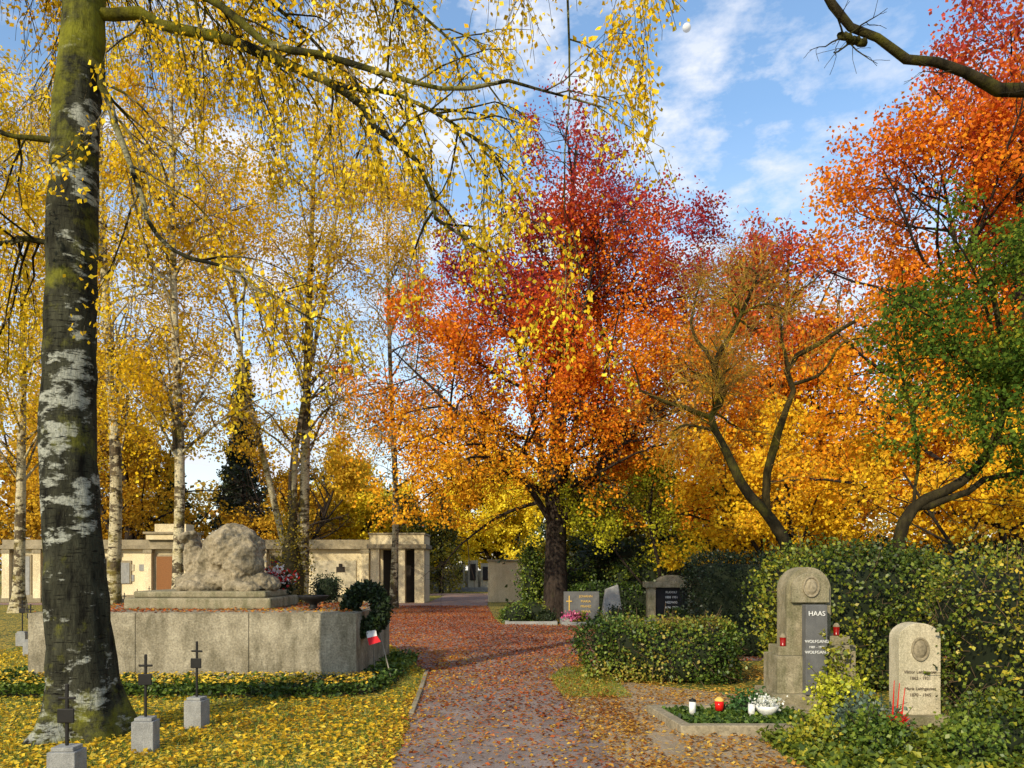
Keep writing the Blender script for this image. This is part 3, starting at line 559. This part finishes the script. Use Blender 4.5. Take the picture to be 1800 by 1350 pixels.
# ------------------------------------------------------------------ trees
GOLDC=[(.52,.27,.015),(.76,.46,.02),(.88,.60,.02),(.90,.70,.06)]
def cgold(b=.55,seed=1,cols=GOLDC): return lambda r,p: pal(r,p,cols,.7,seed,base=b)
bprof=lambda t:np.interp(t,[0,.3,.6,1],[.8,1,.8,.25])
tree('birch_tree',[([(-4.12,7.4,-.05),(-4.14,7.4,.6),(-4.24,7.4,2),(-4.27,7.4,3.3),(-4.22,7.4,5.4),(-4.12,7.4,7.1),(-4.0,7.3,10),(-3.9,7.3,13.5)],.285,.09)],[BARK_BIRCH,LEAF],11,
 dict(k=30,t0=.5,t1=.98,L=4.4,ang=60,up=.1,wob=.12,grav=-.03,rmax=.07,prof=bprof,zmin=7.4),
 dict(k=16,t0=.10,t1=1,L=1.6,ang=50,up=-.1,wob=.18,grav=-.14,rmax=.013),
 dict(k=8,t0=.1,t1=1,L=.85,ang=40,up=-.4,wob=.15,grav=-.35,rmax=.0035),
 dict(k=13,k2=6,jit=.045,size=.052,hang=1.2,col=cgold(.65,3),zmin=2.8,gap=-.8,gapsc=1.2,w=.36),
 extra=[([(-4.1,7.4,6.95),(-3.7,7.4,6.97),(-3.29,7.4,6.83),(-2.70,7.3,6.63),(-2.13,7.2,6.35),(-1.58,7.1,6.04),(-1.35,7,5.8),(-1.04,7,5.46),(-.78,7,5.15),(-.65,7,4.76),(-.26,7,4.5)],.065,.012),
  ([(-4.1,7.4,7.5),(-3.3,7.2,7.15),(-2.75,7,6.79),(-2.17,6.8,6.26),(-1.69,6.7,6.09),(-1.17,6.6,5.88),(-.67,6.5,5.68),(-.24,6.5,5.67),(.14,6.5,5.69),(.8,6.5,5.5)],.05,.008),
  ([(-4.1,7.4,6.6),(-3.85,7.2,6.2),(-3.55,7,5.44),(-3.35,6.9,5.02),(-3.26,6.9,4.67),(-2.92,6.8,4.35),(-2.52,6.8,4.27),(-2.27,6.8,4.07),(-1.71,6.8,3.77)],.040,.006),
  ([(-4.3,7.4,5.7),(-4.93,7.4,5.81),(-5.6,7.4,6.1),(-6.5,7.4,6.2)],.03,.008),
  ([(-4.3,7.4,4.7),(-4.7,7.4,4.78),(-4.95,7.4,4.73),(-6.2,7.3,4.6)],.03,.008),
  ([(-1.58,7.1,6.04),(-1.1,7.1,6.0),(-.6,7.1,5.75),(-.2,7.1,5.4),(.1,7.1,5.0)],.025,.005),
  ([(-4.0,7.3,8.4),(-2.4,7,8.7),(-.9,6.7,8.4),(.2,6.5,7.7),(.42,6.6,6.9),(.5,6.6,6.0),(.45,6.7,5.0),(.47,6.7,3.9)],.028,.003),
  ([(-4.0,7.3,9),(-2.0,7,9.2),(-.2,6.6,8.6),(.75,6.5,7.6),(1.02,6.5,6.8),(1.15,6.5,6.0)],.03,.003),
  ([(-4.0,7.3,8.8),(-2.5,6.6,9.0),(-1,6.3,8.6),(-.2,6.2,7.7),(.1,6.2,6.9),(.15,6.2,6.2)],.03,.003),
  ([(-4.0,7.3,8),(-2.8,7.8,8.2),(-1.5,8.2,7.9),(-.5,8.4,7.2),(.2,8.5,6.3)],.035,.006),
  ([(-4.0,7.3,8),(-3.2,8.0,8.0),(-2.3,8.6,7.6),(-1.6,8.9,6.9),(-1.2,9,6.0)],.03,.006),
  ([(-4.0,7.3,8.2),(-3.6,8.2,8.2),(-3.3,9.2,7.9),(-3.2,9.9,7.2)],.03,.006),
  ([(-4.1,7.3,8.2),(-4.6,8.2,8.2),(-5.2,9.0,7.9),(-5.8,9.4,7.2)],.03,.006)],
 n1=20,sides=(36,10,4,3),m=70,lump=.06,twigcol=(.6,.5,.4),limbcol=(.7,.65,.5))
def birch(x,y,h,seed,r=.2,lean=(0,0),k=34,L=4.2,b=.5,extra_stems=(),leaf=.092,kk=14,gap=-.4,cols=GOLDC,zm=4):
    st=[([(x,y,0),(x+.1,y,h*.25),(x+lean[0]*.4,y+lean[1]*.4,h*.55),(x+lean[0],y+lean[1],h)],r,.03)]+list(extra_stems)
    tree('birch_tree',st,[BARK_BIRCH_FAR,LEAF],seed,
     dict(k=k//len(st)+6,t0=.22,t1=.99,L=L,ang=42,up=.25,wob=.12,grav=-.02,rmax=.045,prof=bprof,zmin=zm),
     dict(k=9,t0=.15,t1=1,L=2.1,ang=50,up=0,wob=.15,grav=-.15,rmax=.014),
     dict(k=5,t0=.1,t1=1,L=1.3,ang=38,up=-.5,wob=.12,grav=-.35,rmax=.005),
     dict(k=kk,k2=6,jit=.13,size=leaf,hang=.8,col=cgold(b,seed,cols),zmin=2.4,gap=gap,gapsc=.75,thin=2),l3r=.01,twigcol=(.9,.7,.45))
AMB=[(.42,.19,.02),(.70,.39,.03),(.82,.52,.03),(.88,.64,.05)]
birch(-13.0,25,20,21,.22,(-.8,.3),b=.65,L=4.8,gap=-.5)
birch(-8.75,20,17,22,.15,(-.3,.3),k=28,L=3.7,b=.6,kk=13,gap=-.4)
birch(-7.1,26,20,23,.2,(.6,0),k=40,L=4.1,b=.6,extra_stems=[([(-7.3,26,.6),(-8.2,26,4.5),(-9.3,26.3,9),(-9.8,26.5,15)],.13,.03),([(-7.0,26,.6),(-7.3,25.8,5),(-6.4,25.6,10),(-5.7,25.5,14)],.12,.03)],gap=-.25,kk=13,cols=AMB)
birch(-18,28,19,24,.2,(.5,0),b=.55,L=4.8,gap=-.45)
birch(-13.3,17,15,25,.14,(.3,0),L=3.9,b=.7,gap=-.45,kk=13)
birch(-4.8,31,18,26,.15,(-.3,0),k=30,L=3.4,b=.5,kk=13,gap=-.25,cols=AMB)
birch(-22,38,18,27,.2,(.3,0),b=.45,cols=AMB,leaf=.13)
BE=[(.86,.48,.03),(.84,.32,.02),(.76,.18,.02),(.52,.07,.035),(.36,.045,.065)]
def beechcol(z0,z1,seed,cols=BE,lo=.1,hi=.85): return lambda r,p: pal(r,p,cols,.6,seed,jit=.13,base=lambda q:np.clip(lo+(hi-lo)*(q[:,2]-z0)/(z1-z0),0,1),amp=.26)
pprof=lambda t:np.interp(t,[0,.15,.4,.7,1],[1.,1.05,.9,.62,.25])
tree('copper_beech_tree',[([(1.4,25,-.05),(1.42,25,2),(1.45,25,4.5),(1.6,25,9),(2.1,25,15.5)],.40,.03),([(1.45,25,2.6),(1.8,25.2,5),(2.9,25.4,9),(5.0,26,13.0)],.15,.02),([(1.4,25,2.6),(1.0,24.8,5),(.1,24.5,9),(-.9,24.5,12.6)],.15,.02),([(1.4,25,3.0),(1.6,24.2,6),(2.2,23.3,9.5),(2.8,22.8,12.5)],.13,.02),([(1.4,25,2.9),(.2,24,4.6),(-1.9,23.4,6.6),(-3.6,23.2,8.2)],.11,.02),([(1.5,25,2.9),(2.6,24,4.6),(4.4,23.6,6.3),(6.0,23.5,7.4)],.11,.02)],[BARK_DARK,LEAF],31,
 dict(k=17,t0=.1,t1=.99,L=5.2,ang=62,up=.08,wob=.10,grav=-.015,rmax=.07,prof=pprof,zmin=3.0),
 dict(k=11,t0=.1,t1=1,L=2.2,ang=50,up=.03,wob=.12,grav=-.03,rmax=.018),
 dict(k=7,t0=.1,t1=1,L=1.0,ang=50,up=0,wob=.12,grav=-.05,rmax=.006),
 dict(k=17,k2=6,jit=.15,size=.10,col=beechcol(4.5,12.0,31,lo=.05,hi=.92),zmin=2.9,gap=-.5,gapsc=.9,thin=3),l3r=.008)
def beech(x,y,h,seed,sp=6.,lo=.0,hi=.8,k=60,leaf=.14,kk=12,zm=2.5,r=.35,gap=-.55,cols=BE,name='beech_tree',gs=.6):
    tree(name,[([(x,y,-.05),(x+.1,y,h*.3),(x-.2,y,h*.6),(x,y,h)],r,.03),([(x,y,h*.12),(x+1.5,y+.4,h*.45),(x+3,y,h*.85)],r*.5,.02),([(x,y,h*.12),(x-1.3,y-.4,h*.4),(x-2.6,y-.5,h*.8)],r*.5,.02)],[BARK_DARK,LEAF],seed,
     dict(k=k//3,t0=.08,t1=.99,L=sp,ang=58,up=.1,wob=.10,grav=-.01,rmax=.08,prof=pprof,zmin=zm),
     dict(k=9,t0=.15,t1=1,L=sp*.4,ang=50,up=.05,wob=.12,grav=-.02,rmax=.02),
     dict(k=6,t0=.1,t1=1,L=sp*.18,ang=50,up=0,wob=.12,grav=-.04,rmax=.008),
     dict(k=kk,k2=4,jit=.16,size=leaf,col=beechcol(zm,h*.95,seed,cols,lo,hi),zmin=1.6,gap=gap,gapsc=gs,thin=3),l3r=.01)
OR=[(.87,.52,.03),(.86,.40,.02),(.82,.28,.02),(.68,.16,.025),(.48,.07,.05)]
beech(13.4,20,15.2,41,6.2,.0,.78,cols=OR,kk=24,k=72,gap=-.55,leaf=.11,gs=.9)
beech(11.2,31,15.0,42,6.2,.05,.85,cols=OR,leaf=.15,kk=16,gap=-.5,gs=.8)
beech(19,29,16,43,6.0,.1,.8,cols=OR,leaf=.2,kk=8)
beech(8.4,23,6.0,44,2.8,0,.2,k=40,leaf=.12,zm=1.2,r=.14,cols=[(.86,.60,.03),(.80,.47,.03),(.6,.25,.03)],kk=12,gs=1.2)
beech(11.0,17,4.6,45,2.4,0,.2,k=36,leaf=.10,zm=1.2,r=.12,cols=[(.87,.62,.03),(.80,.43,.03),(.6,.25,.03)],kk=12,gs=1.2)
beech(4.6,24.5,5.2,46,1.7,.2,.8,k=36,leaf=.09,zm=1.2,r=.07,cols=[(.7,.6,.03),(.4,.42,.03),(.15,.2,.02)],kk=5,gap=-.1,name='young_hazel_tree')
tree('pollarded_tree',[([(4.6,12,-.05),(4.5,12,1.2),(4.3,12,1.95),(3.96,12,2.49),(3.64,12,2.84),(3.33,12,3.47),(3.11,12,3.96),(3.31,12,4.36),(3.16,12,4.8),(3.5,12,5.4),(3.85,12,6.2)],.12,.02)],[BARK_MOSS,LEAF],51,
 dict(k=18,t0=.55,t1=1,L=1.3,ang=65,up=.15,wob=.2,grav=.0,rmax=.022,zmin=3.6),
 dict(k=10,t0=.1,t1=1,L=1.2,ang=60,up=.15,wob=.2,grav=.0,rmax=.008),
 dict(k=7,t0=.1,t1=1,L=.75,ang=50,up=0,wob=.18,grav=-.06,rmax=.0035),
 dict(k=1,jit=.05,size=.06,col=cgold(.2,5,AMB),zmin=3,gap=.3),
 extra=[([(3.98,12,2.46),(3.95,12,2.7),(4.0,12.05,3.1),(4.22,12.1,3.9),(4.42,12.1,4.44),(4.34,12.1,4.8),(4.8,12.1,5.15),(5.4,12.1,5.5)],.075,.03),
  ([(4.34,12.1,4.8),(4.2,12,5.5),(4.5,12,6.1)],.035,.01),([(4.4,12.1,4.5),(4.9,12.2,4.7),(5.3,12.2,5.2),(5.9,12.3,5.3)],.03,.01),
  ([(3.11,12,3.96),(2.67,12,4.13),(2.04,11.9,4.35),(1.85,11.9,4.8)],.045,.012),([(3.2,12,3.75),(2.75,12,3.85),(2.5,12,3.75)],.03,.01),
  ([(3.16,12,4.8),(2.8,12,5.4),(2.95,12,6.1)],.04,.01)],n1=12,twigcol=(11,8,4),limbcol=(1.5,1.4,1.),sides=(14,8,4,3))
MAP=[(.05,.10,.015),(.10,.17,.025),(.20,.26,.03),(.45,.38,.03)]
tree('japanese_maple_tree',[([(5.35,10.7,-.05),(5.35,10.7,1.2),(5.4,10.7,2.05),(5.65,10.7,2.5),(6.2,10.7,2.77),(6.65,10.7,3.25),(6.9,10.7,4.2),(6.6,10.6,5.6)],.11,.03)],[BARK_MOSS,LEAF],52,
 dict(k=10,t0=.4,t1=1,L=1.9,ang=60,up=.15,wob=.12,grav=-.02,rmax=.03,zmin=2.6),
 dict(k=12,t0=.1,t1=1,L=1.1,ang=55,up=.05,wob=.12,grav=-.03,rmax=.008),
 dict(k=6,t0=.1,t1=1,L=.5,ang=55,up=0,wob=.12,grav=-.08,rmax=.003),
 dict(k=15,k2=5,jit=.06,size=.06,col=lambda r,p: pal(r,p,MAP,1.,9,base=.4),zmin=2.7,gap=-.62,gapsc=1.3,thin=2),
 extra=[([(5.6,10.7,2.45),(6.0,10.6,2.55),(6.6,10.5,2.85),(7.2,10.4,2.95),(8,10.4,3.3)],.055,.02),([(5.6,10.7,2.45),(5.6,10.6,3.3),(5.3,10.5,4.4),(5.1,10.4,5.4)],.025,.008),
  ([(6.6,10.7,3.2),(6.3,10.5,4.2),(5.7,10.3,4.9),(4.9,10.2,5.3)],.025,.008),([(6.8,10.7,4),(7.3,10.5,5.2),(7.4,10.4,6.4)],.025,.008),([(6.9,10.7,3.9),(6.2,10.2,5.4),(5.4,10.,6.4)],.025,.008),([(6.3,10.5,4.2),(5.8,10.2,4.4),(5.0,10.0,4.3)],.02,.006)],n1=12,sides=(12,7,4,3))
tree('bare_limbed_tree',[([(8.6,7.2,-.05),(8.5,7.2,2),(8.4,7.1,4.2),(8.6,7,7),(8.9,7,10)],.26,.1)],[BARK_MOSS,LEAF],53,None,
 dict(k=5,t0=.35,t1=.95,L=.7,ang=55,up=.2,wob=.2,grav=.02,rmax=.010),
 dict(k=4,t0=.2,t1=1,L=.3,ang=50,up=.1,wob=.2,grav=0,rmax=.004),None,
 extra=[([(8.4,7.1,4.6),(7.2,7.05,5.1),(6.0,7,5.5),(5.19,7,5.75),(4.67,7,5.96),(3.84,7,6.19),(3.25,7,6.42),(3.0,7,6.6),(2.8,7,6.85),(2.6,7,7.2)],.10,.03),([(3.22,7,6.40),(3.08,6.98,6.41),(2.97,6.96,6.44)],.036,.03),([(8.5,7.2,6),(9.3,7.5,7.5),(10,8,9)],.1,.03)],n1=24,sides=(14,10,4,3))
def conifer(x,y,h,r,seed,n=6000,cols=DK,size=.16,name='spruce_tree'):
    g=np.random.default_rng(seed); mb=MB(); tubes(mb,np.array([[[x,y,0],[x,y,h*.5],[x,y,h]]]),np.array([[.18,.1,.02]]),8,(.03,.02,.015))
    t=g.uniform(0,1,n)**.75*.97; a=g.uniform(0,6.28,n); lay=(.75+.25*np.sin(t*60+a*1.)); rr=r*(1-t)*lay*g.uniform(.55,1,n)**.5
    if name=='thuja_tree': rr=r*np.sqrt(np.maximum(1-t**1.6,0))*g.uniform(.6,1.05,n)
    P=np.stack([x+rr*np.cos(a),y+rr*np.sin(a),h*(.06+.94*t)-rr*.25],1); P+=g.normal(size=P.shape)*.1; leaves(mb,P,size,pal(g,P,cols,.8,seed),g,1,.4,w=.25)
    m=len(a)//30; L0=np.stack([np.full(m,x),np.full(m,y),P[:m,2]+.3],1); tubes(mb,np.stack([L0,P[:m]],1),np.full((m,2),.02),3,(.03,.02,.015))
    return mb.build(name,[ATTR,HLEAF])
for i,a in enumerate([(-16.8,48,15,3.0),(-18.8,53,12,3),(-22,50,9,2.6),(-30,52,9,2.6),(20,48,9,2.6)]): conifer(*a,seed=80+i,cols=[(.012,.02,.012),(.03,.045,.02),(.07,.08,.03)],size=.3,n=7000)
OLV=[(.05,.06,.012),(.16,.16,.02),(.34,.28,.03)]
conifer(-4.7,51,6.6,1.5,90,cols=OLV,size=.20,n=6000,name='thuja_tree')
conifer(-6.6,49,6.4,1.5,92,cols=OLV,size=.20,n=5000,name='thuja_tree')
conifer(4.4,40,7.0,1.3,91,size=.2,n=5000,name='thuja_tree')
YG=[(.82,.60,.03),(.90,.72,.04),(.92,.80,.10)]
beech(-1.0,58,9.0,61,5.0,.5,.5,leaf=.22,zm=1.,cols=YG,gap=-.9,name='golden_larch_tree',kk=16)
RU=[(.30,.15,.03),(.58,.33,.03),(.74,.47,.04),(.80,.60,.06)]
beech(-12.8,45,9.5,63,3.6,.4,.6,leaf=.18,zm=1.,cols=RU,gap=-.2,name='background_tree')
beech(-21.5,43,12.5,64,4.8,.4,.8,leaf=.18,zm=1.,cols=RU,gap=-.2,name='background_tree')
beech(-28,46,15,65,6,.4,.6,leaf=.22,zm=1.,cols=RU,gap=-.3,name='background_tree',kk=10)
beech(-9.5,50,7.5,68,3.2,.4,.6,leaf=.2,zm=1.,cols=YG,gap=-.5,name='background_tree')
beech(6.0,44,9,66,4.2,.3,.5,leaf=.24,zm=1.,cols=[(.15,.13,.02),(.35,.28,.03),(.55,.36,.04)],gap=-.6,name='background_tree',kk=9)
beech(14,42,10,67,5,.2,.6,leaf=.28,zm=1.,cols=OR,gap=-.6,name='background_tree',kk=7)
hedge('ivy_clad_stump',(-7.35,25.9,1.9),(.36,.4,2.1),2.0,.35,95,3000,.09,[(.08,.06,.012),(.28,.22,.02),(.6,.43,.03)],jit=.16,core=(.05,.04,.015))
hedge('background_hedge',(14,34,1.2),(13,.9,1.7),5,.1,96,16000,.2,DK+[(.06,.08,.02)])
g=np.random.default_rng(3); mb=MB()
for i in range(80):
    x=g.uniform(-75,75); y=g.uniform(66,95); h=g.uniform(7,12.5); rr=g.uniform(2.5,4.5)
    n=700; d=norm(g.normal(size=(n,3)))*g.uniform(.55,1,(n,1))**.5; P=np.array([x,y,h*.55])+d*[rr,rr,h*.47]; P=P[(sn(P,.7,i)>-.5)&(P[:,2]>0)]
    cols=[DK+[(.07,.09,.02)],[(.2,.14,.03),(.45,.28,.04),(.6,.42,.04)],[(.08,.09,.02),(.2,.2,.04),(.3,.26,.05)],[(.3,.14,.02),(.55,.27,.03)]][g.integers(4)]
    leaves(mb,P,.6,pal(g,P,cols,.3,i),g,1); tubes(mb,np.array([[[x,y,0],[x,y,h*.7]]]),np.array([[.2,.08]]),6,(.04,.03,.02))
mb.build('distant_tree_line',[ATTR,HLEAF])
print('faces',sum(len(o.data.polygons) for o in scene.objects if o.type=='MESH'))
